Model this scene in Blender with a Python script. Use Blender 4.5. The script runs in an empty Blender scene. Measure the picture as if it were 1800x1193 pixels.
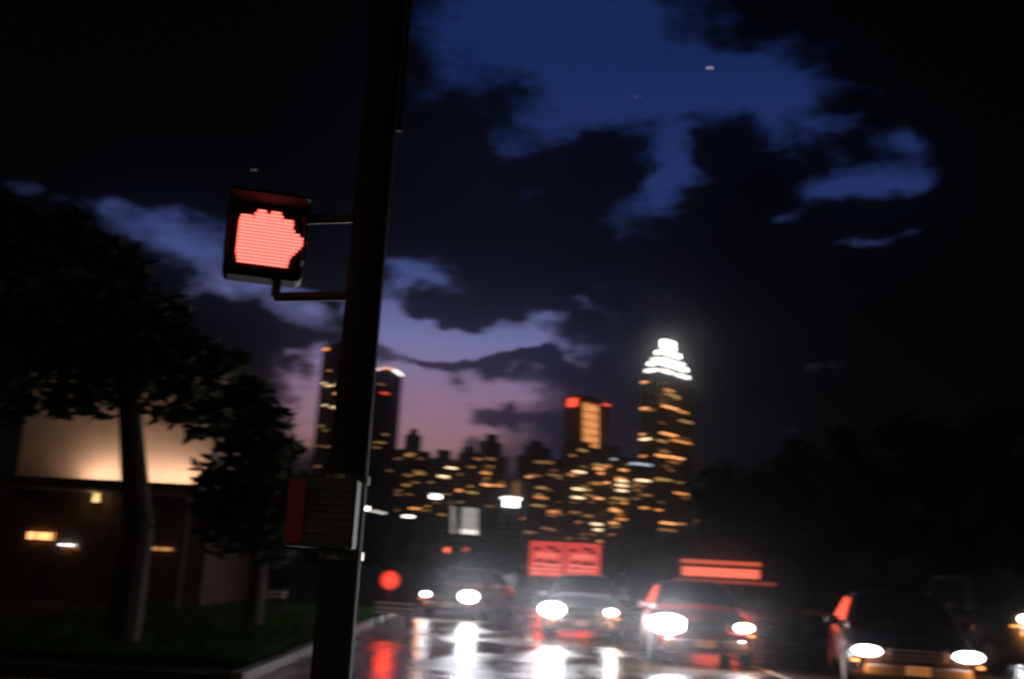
import bpy, bmesh, math, random
from mathutils import Vector, Matrix
R = math.radians
random.seed(7)
scn = bpy.context.scene
C = scn.collection

# ------------------------------------------------------------------ camera
FPX = 1750.0            # focal length in photo pixels (photo 1800 wide)
PITCH, ROLL, CAMZ = R(13.0), R(3.0), 1.5
fwd = Vector((0, math.cos(PITCH), math.sin(PITCH)))
r0 = Vector((1, 0, 0)); u0 = Vector((0, -math.sin(PITCH), math.cos(PITCH)))
right = r0*math.cos(ROLL) + u0*math.sin(ROLL)
up = u0*math.cos(ROLL) - r0*math.sin(ROLL)
cpos = Vector((0, 0, CAMZ))
cd = bpy.data.cameras.new('camera'); cam = bpy.data.objects.new('camera', cd); C.objects.link(cam)
cam.matrix_world = Matrix(((right.x, up.x, -fwd.x, 0), (right.y, up.y, -fwd.y, 0), (right.z, up.z, -fwd.z, CAMZ), (0, 0, 0, 1)))
cd.sensor_width = 36; cd.lens = 36*FPX/1800; cd.clip_start = 0.1; cd.clip_end = 30000
cd.dof.use_dof = True; cd.dof.focus_distance = 2.6; cd.dof.aperture_fstop = 3.7
cd.dof.aperture_ratio = 0.4
scn.camera = cam

def ray(px, py):
    return fwd + right*((px-900)/FPX) + up*((596.5-py)/FPX)
def P(px, py, Y):                      # point at world depth Y seen at photo pixel
    d = ray(px, py); return cpos + d*(Y/d.y)
def proj(p):
    v = Vector(p)-cpos; z = v.dot(fwd)
    return 900+FPX*v.dot(right)/z, 596.5-FPX*v.dot(up)/z
def gx(px, Y, z=0.0):                  # x of a point at height z and depth Y whose column is px
    lo, hi = -Y*2, Y*2
    for _ in range(40):
        m = (lo+hi)/2
        if proj((m, Y, z))[0] < px: lo = m
        else: hi = m
    return (lo+hi)/2

# ------------------------------------------------------------------ world
def build_world():
    w = bpy.data.worlds.new('World'); scn.world = w; w.use_nodes = True
    nt = w.node_tree; nt.nodes.clear(); N = nt.nodes; L = nt.links
    def m(op, *a, clamp=False):
        n = N.new('ShaderNodeMath'); n.operation = op; n.use_clamp = clamp
        for i, v in enumerate(a):
            if isinstance(v, (int, float)): n.inputs[i].default_value = v
            else: L.new(v, n.inputs[i])
        return n.outputs[0]
    tc = N.new('ShaderNodeTexCoord'); sx = N.new('ShaderNodeSeparateXYZ'); L.new(tc.outputs['Generated'], sx.inputs[0])
    az = m('ARCTAN2', sx.outputs[0], sx.outputs[1]); el = m('ARCSINE', sx.outputs[2])
    def vec(a, b, sa, sb, off=0.0):
        c = N.new('ShaderNodeCombineXYZ'); L.new(m('MULTIPLY', a, sa), c.inputs[0]); L.new(m('MULTIPLY', b, sb), c.inputs[1]); c.inputs[2].default_value = off
        return c.outputs[0]
    def noise(v, scale, det=5, rough=.55):
        n = N.new('ShaderNodeTexNoise'); n.inputs['Scale'].default_value = scale; n.inputs['Detail'].default_value = det
        n.inputs['Roughness'].default_value = rough; L.new(v, n.inputs['Vector']); return n.outputs[0]
    ws = 0.075
    waz = m('ADD', az, m('MULTIPLY', m('SUBTRACT', noise(vec(az, el, 1, 1.5, 3.1), 9), .5), ws*2))
    wel = m('ADD', el, m('MULTIPLY', m('SUBTRACT', noise(vec(az, el, 1, 1.5, 8.7), 11), .5), ws*1.3))
    def field(blobs):
        tot = None
        for (px, py, rx, ry, amp) in blobs:
            d = ray(px, py).normalized()
            a0, e0 = math.atan2(d.x, d.y), math.asin(d.z)
            k = 1/FPX
            qa = m('DIVIDE', m('SUBTRACT', waz, a0), rx*k); qe = m('DIVIDE', m('SUBTRACT', wel, e0), ry*k)
            # small tilt so patches drift down to the right like the photo
            qe = m('ADD', qe, m('MULTIPLY', qa, 0.12))
            r2 = m('ADD', m('MULTIPLY', qa, qa), m('MULTIPLY', qe, qe))
            g = m('MULTIPLY', m('EXPONENT', m('MULTIPLY', r2, -0.8)), amp)
            tot = g if tot is None else m('ADD', tot, g)
        return tot
    clear = field([  # px, py, rx, ry, strength
        (820, 60, 90, 90, .55), (1010, 90, 160, 95, .85), (1180, 130, 160, 85, 1.05), (1330, 165, 110, 60, .9), (930, -60, 150, 90, .5),
        (985, 215, 70, 40, .55), (1185, 330, 48, 60, 1.0), (1160, 270, 40, 30, .4), (1095, 375, 40, 22, .35), (920, 280, 50, 45, .42),
        (1590, 290, 70, 38, .8), (1470, 320, 70, 26, .75), (1400, 375, 34, 18, .5), (1450, 215, 50, 16, .45), (1540, 425, 60, 14, .42),
        (90, 335, 120, 16, .25), (230, 380, 85, 34, .52), (350, 430, 85, 52, .66), (450, 490, 60, 24, .6),
        (370, 535, 30, 30, .45), (560, 500, 60, 10, .5), (530, 540, 40, 22, .4), (480, 170, 110, 14, .26),
        (720, 480, 40, 26, .75), (780, 500, 40, 18, .6), (1030, 530, 28, 14, .6), (1140, 530, 24, 9, .4), (960, 565, 50, 16, .6),
        (760, 590, 150, 46, 1.5), (900, 615, 95, 22, .9), (660, 560, 60, 40, .9),
        (530, 640, 50, 26, .6), (535, 720, 36, 60, .9), (465, 620, 24, 22, .4),
        (760, 740, 150, 60, 1.2), (690, 700, 60, 50, .8), (840, 690, 90, 22, .6), (690, 790, 60, 40, .6)])
    dark = field([(425, 600, 60, 50, .9), (600, 400, 60, 90, .8), (600, 560, 30, 40, .5), (1750, 250, 90, 300, .5), (200, 200, 300, 90, .5), (830, 640, 170, 13, 1.1), (850, 730, 50, 13, .95), (815, 775, 34, 9, .7), (800, 698, 40, 7, .35), (820, 540, 90, 16, .8),
                  (1040, 270, 60, 40, .45), (1290, 320, 70, 110, .8), (905, 150, 60, 30, .4)])
    fb = m('ADD', m('MULTIPLY', noise(vec(az, el, 1, 2.2, 1.3), 14, 8, .62), .7), m('MULTIPLY', noise(vec(az, el, 1, 1.7, 5.9), 38, 6, .6), .3))
    F = m('ADD', m('SUBTRACT', clear, dark), m('MULTIPLY', m('SUBTRACT', fb, .54), 1.5))
    mr = N.new('ShaderNodeMapRange'); mr.interpolation_type = 'SMOOTHSTEP'
    mr.inputs['From Min'].default_value = .10; mr.inputs['From Max'].default_value = .88
    L.new(F, mr.inputs['Value']); mask = m('MULTIPLY', mr.outputs[0], m('ADD', .6, noise(vec(az, el, 1, 2.6, 9.3), 24, 6, .6)), clamp=True)
    def ramp(stops):
        cr = N.new('ShaderNodeValToRGB'); e = cr.color_ramp.elements
        while len(e) < len(stops): e.new(.5)
        for i, (p, c) in enumerate(stops): e[i].position = p; e[i].color = (*c, 1)
        return cr
    sky = ramp([(0.0, (.30, .15, .13)), (.22, (.40, .20, .21)), (.33, (.32, .19, .30)), (.44, (.20, .20, .42)), (.56, (.062, .084, .25)),
                (.72, (.020, .036, .15)), (1.0, (.009, .022, .10))])
    L.new(m('DIVIDE', el, .5), sky.inputs[0])
    # cloud body: slate blue low in the west, near black higher up and to the sides
    glow = field([(960, 680, 190, 120, 1.0), (1060, 560, 240, 150, .22), (850, 350, 220, 180, .2), (1000, 800, 240, 60, .5)])
    cmix = N.new('ShaderNodeMix'); cmix.data_type = 'RGBA'
    cmix.inputs['A'].default_value = (.0005, .00055, .0006, 1); cmix.inputs['B'].default_value = (.0075, .0095, .027, 1)
    L.new(m('MULTIPLY', glow, m('ADD', fb, .45), clamp=True), cmix.inputs['Factor'])
    mx = N.new('ShaderNodeMix'); mx.data_type = 'RGBA'
    L.new(mask, mx.inputs['Factor']); L.new(cmix.outputs['Result'], mx.inputs['A']); L.new(sky.outputs[0], mx.inputs['B'])
    bg = N.new('ShaderNodeBackground'); L.new(mx.outputs['Result'], bg.inputs[0]); bg.inputs[1].default_value = 1.0
    st = N.new('ShaderNodeTexSky'); st.sky_type = 'NISHITA'; st.sun_disc = False; st.sun_elevation = R(-4); st.sun_rotation = R(-6)
    bg2 = N.new('ShaderNodeBackground'); L.new(st.outputs[0], bg2.inputs[0]); bg2.inputs[1].default_value = .01
    ad = N.new('ShaderNodeAddShader'); L.new(bg.outputs[0], ad.inputs[0]); L.new(bg2.outputs[0], ad.inputs[1])
    out = N.new('ShaderNodeOutputWorld'); L.new(ad.outputs[0], out.inputs[0])
build_world()
warm_fill = bpy.data.lights.new('warm_fill', 'SUN'); warm_fill.energy = .075; warm_fill.angle = R(10); warm_fill.color = (1, .74, .42)  # added warm fill light; the real sun is below the horizon
so = bpy.data.objects.new('warm_fill', warm_fill); C.objects.link(so); so.rotation_euler = Vector((.55, .80, -.22)).to_track_quat('-Z', 'Y').to_euler()
scn.view_settings.view_transform = 'Standard'; scn.view_settings.look = 'None'
scn.view_settings.exposure = 0; scn.view_settings.gamma = 1
cy = scn.cycles
cy.use_denoising = True; cy.volume_bounces = 0; cy.max_bounces = 5; cy.sample_clamp_indirect = 1.5; cy.sample_clamp_direct = 14; cy.use_light_tree = True
cy.caustics_reflective = False; cy.caustics_refractive = False

# ------------------------------------------------------------------ materials
MATS = {}
def mat(name, col, rough=.6, metal=0, spec=.5, var=0, scale=3, bump=0, bscale=20, coat=0, alpha=None):
    if name in MATS: return MATS[name]
    ma = bpy.data.materials.new(name); ma.use_nodes = True; nt = ma.node_tree; b = nt.nodes['Principled BSDF']
    b.inputs['Base Color'].default_value = (*col, 1); b.inputs['Roughness'].default_value = rough
    b.inputs['Metallic'].default_value = metal; b.inputs['Specular IOR Level'].default_value = spec; b.inputs['Coat Weight'].default_value = coat
    if var or bump:
        tc = nt.nodes.new('ShaderNodeTexCoord')
    if var:
        n = nt.nodes.new('ShaderNodeTexNoise'); n.inputs['Scale'].default_value = scale; n.inputs['Detail'].default_value = 6
        nt.links.new(tc.outputs['Object'], n.inputs['Vector'])
        cr = nt.nodes.new('ShaderNodeValToRGB'); cr.color_ramp.elements[0].position = .3; cr.color_ramp.elements[1].position = .7
        cr.color_ramp.elements[0].color = (*[c*(1-var) for c in col], 1); cr.color_ramp.elements[1].color = (*[min(1, c*(1+var)) for c in col], 1)
        nt.links.new(n.outputs[0], cr.inputs[0]); nt.links.new(cr.outputs[0], b.inputs['Base Color'])
    if bump:
        n2 = nt.nodes.new('ShaderNodeTexNoise'); n2.inputs['Scale'].default_value = bscale; n2.inputs['Detail'].default_value = 4
        nt.links.new(tc.outputs['Object'], n2.inputs['Vector'])
        bp = nt.nodes.new('ShaderNodeBump'); bp.inputs['Strength'].default_value = bump; bp.inputs['Distance'].default_value = .02
        nt.links.new(n2.outputs[0], bp.inputs['Height']); nt.links.new(bp.outputs[0], b.inputs['Normal'])
    MATS[name] = ma; return ma
def emit(name, col, strength, sample=False):
    if name in MATS: return MATS[name]
    ma = bpy.data.materials.new(name); ma.use_nodes = True; nt = ma.node_tree; b = nt.nodes['Principled BSDF']
    b.inputs['Base Color'].default_value = (.05, .05, .05, 1); b.inputs['Roughness'].default_value = .3
    b.inputs['Emission Color'].default_value = (*col, 1); b.inputs['Emission Strength'].default_value = strength
    ma.cycles.emission_sampling = 'AUTO' if sample else 'NONE'
    MATS[name] = ma; return ma

# facade: dark curtain wall with a grid of unlit panes and spandrels
def facade(name, col, fx=3.2, fz=3.9):
    if name in MATS: return MATS[name]
    ma = bpy.data.materials.new(name); ma.use_nodes = True; nt = ma.node_tree; b = nt.nodes['Principled BSDF']
    tc = nt.nodes.new('ShaderNodeTexCoord'); sp = nt.nodes.new('ShaderNodeSeparateXYZ'); nt.links.new(tc.outputs['Object'], sp.inputs[0])
    def m(op, a, c):
        n = nt.nodes.new('ShaderNodeMath'); n.operation = op
        for i, v in enumerate((a, c)):
            if isinstance(v, (int, float)): n.inputs[i].default_value = v
            else: nt.links.new(v, n.inputs[i])
        return n.outputs[0]
    hz = m('GREATER_THAN', m('FRACT', m('DIVIDE', sp.outputs[2], fz), 0), .42)
    vx = m('GREATER_THAN', m('FRACT', m('DIVIDE', m('ADD', sp.outputs[0], sp.outputs[1]), fx), 0), .3)
    g = m('MULTIPLY', hz, vx)
    mx = nt.nodes.new('ShaderNodeMix'); mx.data_type = 'RGBA'; nt.links.new(g, mx.inputs['Factor'])
    mx.inputs['A'].default_value = (*col, 1); mx.inputs['B'].default_value = (.015, .018, .022, 1)
    nt.links.new(mx.outputs['Result'], b.inputs['Base Color'])
    nt.links.new(m('SUBTRACT', .65, m('MULTIPLY', g, .45)), b.inputs['Roughness'])
    MATS[name] = ma; return ma

# ------------------------------------------------------------------ mesh helper
class MB:
    def __init__(s): s.v = []; s.f = []
    def add(s, vs, fs):
        o = len(s.v); s.v += [tuple(v) for v in vs]; s.f += [tuple(i+o for i in f) for f in fs]
    def box(s, c, sz, rz=0, M=None):
        x, y, z = sz[0]/2, sz[1]/2, sz[2]/2
        vs = [Vector((a, b, d)) for a in (-x, x) for b in (-y, y) for d in (-z, z)]
        rm = Matrix.Rotation(rz, 3, 'Z') if M is None else M
        s.add([rm@v+Vector(c) for v in vs], [(0, 1, 3, 2), (4, 6, 7, 5), (0, 4, 5, 1), (2, 3, 7, 6), (0, 2, 6, 4), (1, 5, 7, 3)])
    def tube(s, p0, p1, ra, rb=None, n=12, cap=True):
        rb = ra if rb is None else rb
        p0, p1 = Vector(p0), Vector(p1); d = (p1-p0).normalized()
        a = d.orthogonal().normalized(); b = d.cross(a)
        vs = []
        for p, r in ((p0, ra), (p1, rb)):
            for i in range(n):
                t = 2*math.pi*i/n; vs.append(p+a*(r*math.cos(t))+b*(r*math.sin(t)))
        fs = [(i, (i+1) % n, n+(i+1) % n, n+i) for i in range(n)]
        if cap: fs += [tuple(range(n))[::-1], tuple(range(n, 2*n))]
        s.add(vs, fs)
    def path(s, pts, rs, n=8):
        for i in range(len(pts)-1): s.tube(pts[i], pts[i+1], rs[i], rs[i+1], n)
    def loft(s, rings, close=True, caps=True):
        n = len(rings[0]); vs = [p for r in rings for p in r]; fs = []
        for k in range(len(rings)-1):
            for i in range(n if close else n-1):
                j = (i+1) % n; fs.append((k*n+i, k*n+j, (k+1)*n+j, (k+1)*n+i))
        if caps: fs += [tuple(range(n))[::-1], tuple(range((len(rings)-1)*n, len(rings)*n))]
        s.add(vs, fs)
    def mesh(s, name):
        me = bpy.data.meshes.new(name); me.from_pydata(s.v, [], s.f); me.update()
        bm = bmesh.new(); bm.from_mesh(me); bmesh.ops.recalc_face_normals(bm, faces=bm.faces); bm.to_mesh(me); bm.free(); return me
    def build(s, name, ma, parent=None, loc=(0, 0, 0), smooth=False, bevel=0, sub=0, rz=0):
        me = s.mesh(name); me.materials.append(ma)
        if smooth:
            for p in me.polygons: p.use_smooth = True
        o = bpy.data.objects.new(name, me); C.objects.link(o); o.parent = parent; o.location = loc; o.rotation_euler.z = rz
        if bevel: b = o.modifiers.new('bevel', 'BEVEL'); b.width = bevel; b.segments = 2; b.limit_method = 'ANGLE'
        if sub: b = o.modifiers.new('sub', 'SUBSURF'); b.levels = sub; b.render_levels = sub
        return o
def tag(o, label=None, cat=None, group=None, kind=None):
    if label: o['label'] = label
    if cat: o['category'] = cat
    if group: o['group'] = group
    if kind: o['kind'] = kind
    return o
def empty(name, loc, rz=0, label=None, cat=None, group=None):
    o = bpy.data.objects.new(name, None); C.objects.link(o); o.location = loc; o.rotation_euler.z = rz; o.empty_display_size = .3
    return tag(o, label, cat, group)
def lamp(kind, name, parent, loc, energy, col, size=.05, spot=None, aim=None, blend=1.0):
    ld = bpy.data.lights.new(name, kind); ld.energy = energy; ld.color = col
    o = bpy.data.objects.new(name, ld); C.objects.link(o); o.parent = parent; o.location = loc
    if kind in ('POINT', 'SPOT'): ld.shadow_soft_size = size
    if kind == 'SPOT': ld.spot_size = R(spot); ld.spot_blend = blend
    if kind == 'AREA': ld.size = size
    if aim is not None: o.rotation_euler = Vector(aim).to_track_quat('-Z', 'Y').to_euler()
    return o

# ------------------------------------------------------------------ setting
grd = MB(); G = 3800
grd.add([(-G, -300, 0), (G, -300, 0), (G, G, 0), (-G, G, 0)], [(0, 1, 2, 3)])
tag(grd.build('ground', mat('soil_dark', (.035, .035, .03), .9, var=.4, scale=.5)), kind='structure')

def wet_asphalt():
    ma = bpy.data.materials.new('wet_asphalt'); ma.use_nodes = True; nt = ma.node_tree; b = nt.nodes['Principled BSDF']; L = nt.links
    tc = nt.nodes.new('ShaderNodeTexCoord')
    def nz(s, d=5, st=(1, 1, 1)):
        mp = nt.nodes.new('ShaderNodeMapping'); mp.inputs['Scale'].default_value = st; L.new(tc.outputs['Object'], mp.inputs[0])
        n = nt.nodes.new('ShaderNodeTexNoise'); n.inputs['Scale'].default_value = s; n.inputs['Detail'].default_value = d; L.new(mp.outputs[0], n.inputs['Vector']); return n.outputs[0]
    cr = nt.nodes.new('ShaderNodeValToRGB'); cr.color_ramp.elements[0].color = (.034, .026, .02, 1); cr.color_ramp.elements[1].color = (.085, .062, .045, 1)
    L.new(nz(2.5), cr.inputs[0]); L.new(cr.outputs[0], b.inputs['Base Color'])
    rr = nt.nodes.new('ShaderNodeMapRange'); rr.inputs['From Min'].default_value = .42; rr.inputs['From Max'].default_value = .62
    rr.inputs['To Min'].default_value = .10; rr.inputs['To Max'].default_value = .36
    L.new(nz(.7, 4, (1, .6, 1)), rr.inputs[0]); L.new(rr.outputs[0], b.inputs['Roughness'])
    bp = nt.nodes.new('ShaderNodeBump'); bp.inputs['Strength'].default_value = .5; bp.inputs['Distance'].default_value = .02
    L.new(nz(9, 6), bp.inputs['Height'])
    bp2 = nt.nodes.new('ShaderNodeBump'); bp2.inputs['Strength'].default_value = .6; bp2.inputs['Distance'].default_value = .05
    L.new(nz(1.6, 3, (.35, 1, 1)), bp2.inputs['Height']); L.new(bp.outputs[0], bp2.inputs['Normal'])
    L.new(bp2.outputs[0], b.inputs['Normal']); b.inputs['Specular IOR Level'].default_value = .8
    return ma
WET = wet_asphalt()
rd = MB(); rd.add([(-3.0, 7, .004), (17, 7, .004), (17, 420, .004), (-3.0, 420, .004)], [(0, 1, 2, 3)])
tag(rd.build('road', WET), kind='structure')
cs = MB(); cs.add([(-60, 3.2, .008), (80, 3.2, .008), (80, 12.5, .008), (-60, 12.5, .008)], [(0, 1, 2, 3)])
tag(cs.build('cross_street', WET), kind='structure')
pv = MB(); pv.box((0, -3, .06), (40, 12, .12)); tag(pv.build('pavement', mat('concrete_pave', (.22, .21, .2), .7, var=.25, scale=2), bevel=.02), kind='structure')
vg = MB(); vg.box((-16, 216, .055), (25.6, 407, .11)); tag(vg.build('verge', mat('verge_soil', (.03, .035, .02), .9, var=.4, scale=3)), kind='structure')
vr = MB(); vr.box((48.2, 216, .055), (62, 407, .11)); tag(vr.build('far_pavement', mat('concrete_pave', (.22, .21, .2))), kind='structure')
kb = MB(); kb.box((-3.08, 216, .07), (.18, 407, .14)); kb.box((17.08, 216, .07), (.18, 407, .14))
tag(kb.build('kerb', mat('kerb_stone', (.13, .125, .12), .85, var=.3, scale=6), bevel=.02), kind='structure')
lm = MB()
for x in (.75, 4.75, 9.0, 13.0):
    for k in range(13 if x != 4.75 else 1):
        if x == 4.75: lm.add([(x-.06, 14, .012), (x+.06, 14, .012), (x+.06, 200, .012), (x-.06, 200, .012)], [(0, 1, 2, 3)])
        else:
            y = 14+k*9.0; lm.add([(x-.06, y, .012), (x+.06, y, .012), (x+.06, y+5, .012), (x-.06, y+5, .012)], [(0, 1, 2, 3)])
tag(lm.build('lane_markings', mat('road_paint', (.62, .6, .55), .45, var=.3, scale=12)), kind='structure')
sl = MB(); sl.add([(-2.8, 12.9, .012), (16.8, 12.9, .012), (16.8, 13.3, .012), (-2.8, 13.3, .012)], [(0, 1, 2, 3)])
tag(sl.build('stop_line', MATS['road_paint']), kind='structure')

# grass on the verge
gm = MB(); rg = random.Random(3)
for i in range(22000):
    y = 13.5+rg.random()**1.3*24; x = -3.25-rg.random()**1.7*5.5; h = .07+rg.random()*.10; a = rg.random()*math.pi; w = .012
    dx, dy = math.cos(a)*w, math.sin(a)*w; lx, ly = (rg.random()-.5)*.09, (rg.random()-.5)*.09
    gm.add([(x-dx, y-dy, .108), (x+dx, y+dy, .108), (x+lx, y+ly, .11+h)], [(0, 1, 2)])
tag(gm.build('grass', mat('grass_blade', (.035, .11, .012), .8, 0, .1)), 'short green grass on the verge left of the wet road', 'grass', kind='stuff')

# ------------------------------------------------------------------ lit window colours
WC = {
 'a': emit('glass_lit_amber', (1, .34, .08), 1.8), 'o': emit('glass_lit_orange', (1, .38, .13), 2.6), 'c': emit('glass_lit_cream', (1, .68, .38), 3.4),
 'w': emit('glass_lit_white', (1, .93, .86), 3.6), 'd': emit('glass_lit_dim', (1, .42, .14), .55), 'g': emit('glass_lit_olive', (1, .55, .15), .85),
 'b': emit('glass_lit_cool', (.72, .8, 1), .9), 'r': emit('beacon_red', (1, .07, .03), 2.2), 's': emit('glass_lit_soft_white', (.95, .85, .78), 1.2),
 'W': emit('crown_white', (1, .95, .9), 6.0), 'p': emit('crown_pink', (1, .62, .75), 1.6)}
UNIT = {}
def unit(k, name):
    key = (k, name)
    if key not in UNIT:
        b = MB(); b.box((0, 0, 0), (1, 1, 1)); me = b.mesh(name); me.materials.append(WC[k]); UNIT[key] = me
    return UNIT[key]

class Tower:
    def __init__(s, label, pxl, pxr, pyt, Y, yaw=50, frac=.2, col=(.12, .11, .1), name='office_tower', cat='skyscraper', group=None, fx=3.2, steps=None):
        s.Y = Y; a = R(yaw); s.e = Vector((math.cos(a), math.sin(a), 0)); s.n = Vector((math.sin(a), -math.cos(a), 0))
        pxk = pxl+frac*(pxr-pxl)
        ztop = P(pxk, pyt, Y).z; s.H = ztop
        zm = ztop*.6
        s.K = Vector((gx(pxk, Y, zm), Y, 0))
        def solve(dirn, target, sign):
            lo, hi = 0, Y
            for _ in range(50):
                md = (lo+hi)/2; p = s.K+dirn*md; p.z = zm
                if (proj(p)[0]-target)*sign < 0: lo = md
                else: hi = md
            return lo
        s.W = solve(s.e, pxr, 1); s.D = max(8, solve(-s.n, pxl, -1))
        ctr = s.K+s.e*(s.W/2)-s.n*(s.D/2); s.ctr = ctr; s.a = a
        s.root = empty(name, (ctr.x, ctr.y, 0), a, label, cat, group)
        b = MB(); b.box((0, 0, s.H/2), (s.W, s.D, s.H))
        s.mat = facade('facade_%d_%d' % (int(col[0]*100), int(fx*10)), col, fx)
        b.build('facade', s.mat, s.root)
        t = MB(); t.box((0, 0, s.H+.6), (s.W*.99, s.D*.99, 1.2)); t.build('parapet', mat('parapet_concrete', (.14, .14, .14), .8), s.root)
        nf = MB(); k = max(3, int(s.W/6))
        for i in range(k+1): nf.box((-s.W/2+s.W*i/k, -s.D/2-.25, s.H/2), (.5, .5, s.H-2))
        nf.build('mullions', mat('mullion_dark', (.06, .06, .06), .5), s.root)
    def local(s, p):
        v = Vector(p)-s.ctr; return Vector((v.dot(s.e), v.dot(-s.n), p.z))
    def hit(s, px, py):
        d = ray(px, py); t = (s.K-cpos).dot(s.n)/d.dot(s.n); p = cpos+d*t; l = s.local(p)
        if l.x >= -s.W/2: return l, 0
        ln = -s.e; t = (s.K-cpos).dot(ln)/d.dot(ln); return s.local(cpos+d*t), 1
    def win(s, px, py, w=15, h=4.5, k='a', name='lit_window'):
        l, side = s.hit(px, py)
        if l.z > s.H-1 or l.z < 2: return
        dist = (s.ctr-cpos).length; mh = h*.6*dist/FPX
        if side == 0:
            q0, q1 = s.hit(px-w/2, py)[0], s.hit(px+w/2, py)[0]
            x0 = max(-s.W/2+.5, q0.x); x1 = min(s.W/2-.5, q1.x)
            if x1-x0 < .8: return
            o = bpy.data.objects.new(name, unit(k, name)); o.scale = (x1-x0, .5, mh); o.location = ((x0+x1)/2, -s.D/2-.4, l.z)
        else:
            q0, q1 = s.hit(px-w/2, py)[0], l
            y0 = max(-s.D/2+.3, min(l.y-1, s.D/2-2)); y1 = min(s.D/2-.3, y0+w*dist/FPX*1.2)
            if y1-y0 < .8: return
            o = bpy.data.objects.new(name, unit(k, name)); o.scale = (.5, y1-y0, mh); o.location = (-s.W/2-.3, (y0+y1)/2, l.z)
        C.objects.link(o); o.parent = s.root
    def rand(s, n, y0, y1, x0, x1, ks='dddag', seed=1, w=(6, 14)):
        r = random.Random(seed)
        for _ in range(int(n*.55)):
            py = y0+(y1-y0)*r.random(); py = round(py/7)*7
            s.win(x0+(x1-x0)*r.random(), py+r.random(), r.uniform(*w), r.uniform(1.2, 2.4), r.choice(ks))
    def roof_box(s, fx, fy, w, d, h, name='rooftop_plant'):
        b = MB(); b.box((fx*s.W, fy*s.D, s.H+1.2+h/2), (w*s.W, d*s.D, h)); b.build(name, mat('plant_room', (.1, .1, .1), .8), s.root)

BG = 'towers of the downtown skyline'
# far left slab tower behind the pole
t = Tower('dark slab tower left of the pole, orange light near its top left corner', 554, 640, 604, 1150, 48, .28, group=BG)
for x, y in ((571, 673), (577, 678), (585, 677), (597, 674), (573, 712), (583, 716), (590, 715)): t.win(x, y, 6, 2.6, 'c')
t.win(592, 692, 9, 3, 'o'); t.win(580, 651, 5, 2, 'a'); t.win(565, 748, 6, 2.4, 'g'); t.win(562, 783, 6, 2.4, 'd'); t.win(576, 613, 10, 8, 'a', 'corner_light')
t.win(610, 783, 7, 2.2, 'b'); t.rand(14, 720, 840, 560, 636, 'ddg', 4, (4, 8)); t.roof_box(0, 0, .5, .5, 7)
# twin neighbour with lit curved crown
t = Tower('narrow dark tower right of the pole, white and pink lights along its rounded crown', 636, 697, 652, 1100, 42, .22, group=BG)
n = 9
cr = MB(); ring = []
for i in range(n+1):
    u = i/n; ring.append((-t.W/2+t.W*u, t.H+1.2+math.sin(math.pi*u)*5.5))
vs = [(x, -t.D/2+.4, z) for x, z in ring]+[(x, t.D/2-.4, z) for x, z in ring]+[(ring[0][0], -t.D/2+.4, t.H+1.19), (ring[-1][0], -t.D/2+.4, t.H+1.19)]
fs = [(i, i+1, n+2+i, n+1+i) for i in range(n)]; fs.append(tuple(range(n+1))); fs.append(tuple(range(n+1, 2*n+2)))
cr.add(vs, fs); cr.build('curved_crown', mat('parapet_concrete', (.14, .14, .14)), t.root)
for i in range(n):
    (xa, za), (xb, zb) = ring[i], ring[i+1]
    b = MB(); b.tube((xa, -t.D/2-.3, za), (xb-.8, -t.D/2-.3, zb), 1.0, n=6)
    b.build('crown_light', WC['p' if i in (0, 1) else ('a' if i in (2, 3, 4) else 's')] if i < 6 else WC['w'], t.root)
t.win(676, 691, 13, 3, 'r', 'red_light'); t.win(670, 675, 10, 2.4, 'd'); t.win(643, 727, 6, 2, 'd'); t.win(662, 786, 8, 3, 'd')
t.rand(12, 700, 860, 642, 690, 'ddg', 9, (4, 9))
# stepped blocks of the low skyline
t = Tower('low dark block with stepped roof just right of the narrow crowned tower', 690, 752, 790, 820, 40, .25, name='office_block', cat='building', group='low blocks of the skyline')
t.roof_box(-.05, 0, .45, .6, 13); t.roof_box(-.05, 0, .2, .3, 18, 'stair_head')
for x, y, k in ((716, 800, 'g'), (722, 797, 'd'), (718, 835, 'd'), (738, 832, 'g'), (712, 852, 'g'), (735, 828, 'd')): t.win(x, y, 16, 2.6, k)
t.rand(22, 800, 900, 694, 748, 'ddgd', 12)
t = Tower('dark block with two small cream lit windows left of the white striped block', 750, 800, 806, 760, 40, .2, name='office_block', cat='building', group='low blocks of the skyline')
t.roof_box(0, 0, .5, .5, 7); t.win(793, 822, 18, 3.4, 'c'); t.win(779, 837, 18, 3.4, 'c'); t.rand(18, 815, 915, 752, 796, 'ddgd', 13)
t = Tower('dark block with amber windows and rooftop room above the white striped block', 800, 888, 795, 900, 42, .22, name='office_block', cat='building', group='low blocks of the skyline')
t.roof_box(.18, 0, .42, .7, 13); t.roof_box(.2, 0, .2, .4, 20, 'stair_head'); t.roof_box(-.36, 0, .2, .5, 5, 'stair_head')
for x, y, w, k in ((853, 831, 16, 'a'), (856, 852, 18, 'o'), (877, 853, 15, 'a'), (812, 862, 22, 'a'), (828, 865, 20, 'g'), (806, 860, 14, 'a'), (840, 806, 14, 'd'), (862, 806, 14, 'd'), (826, 820, 14, 'd')): t.win(x, y, w, 3.6, k)
t.rand(22, 810, 900, 804, 884, 'ddgd', 14)
t = Tower('low block with eleven thin rows of white lights', 792, 840, 886, 560, 38, .35, name='office_block', cat='building', group='low blocks of the skyline')
for i in range(11): t.win(820, 893+i*4.3, 38, 1.7, 's' if i < 9 else 'w', 'light_strip'); t.win(798, 892+i*4.3, 8, 1.5, 's', 'light_strip')
t = Tower('slim block of faint olive stripes behind the bright white box light', 893, 915, 842, 700, 38, .2, name='office_block', cat='building', group='low blocks of the skyline')
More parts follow.
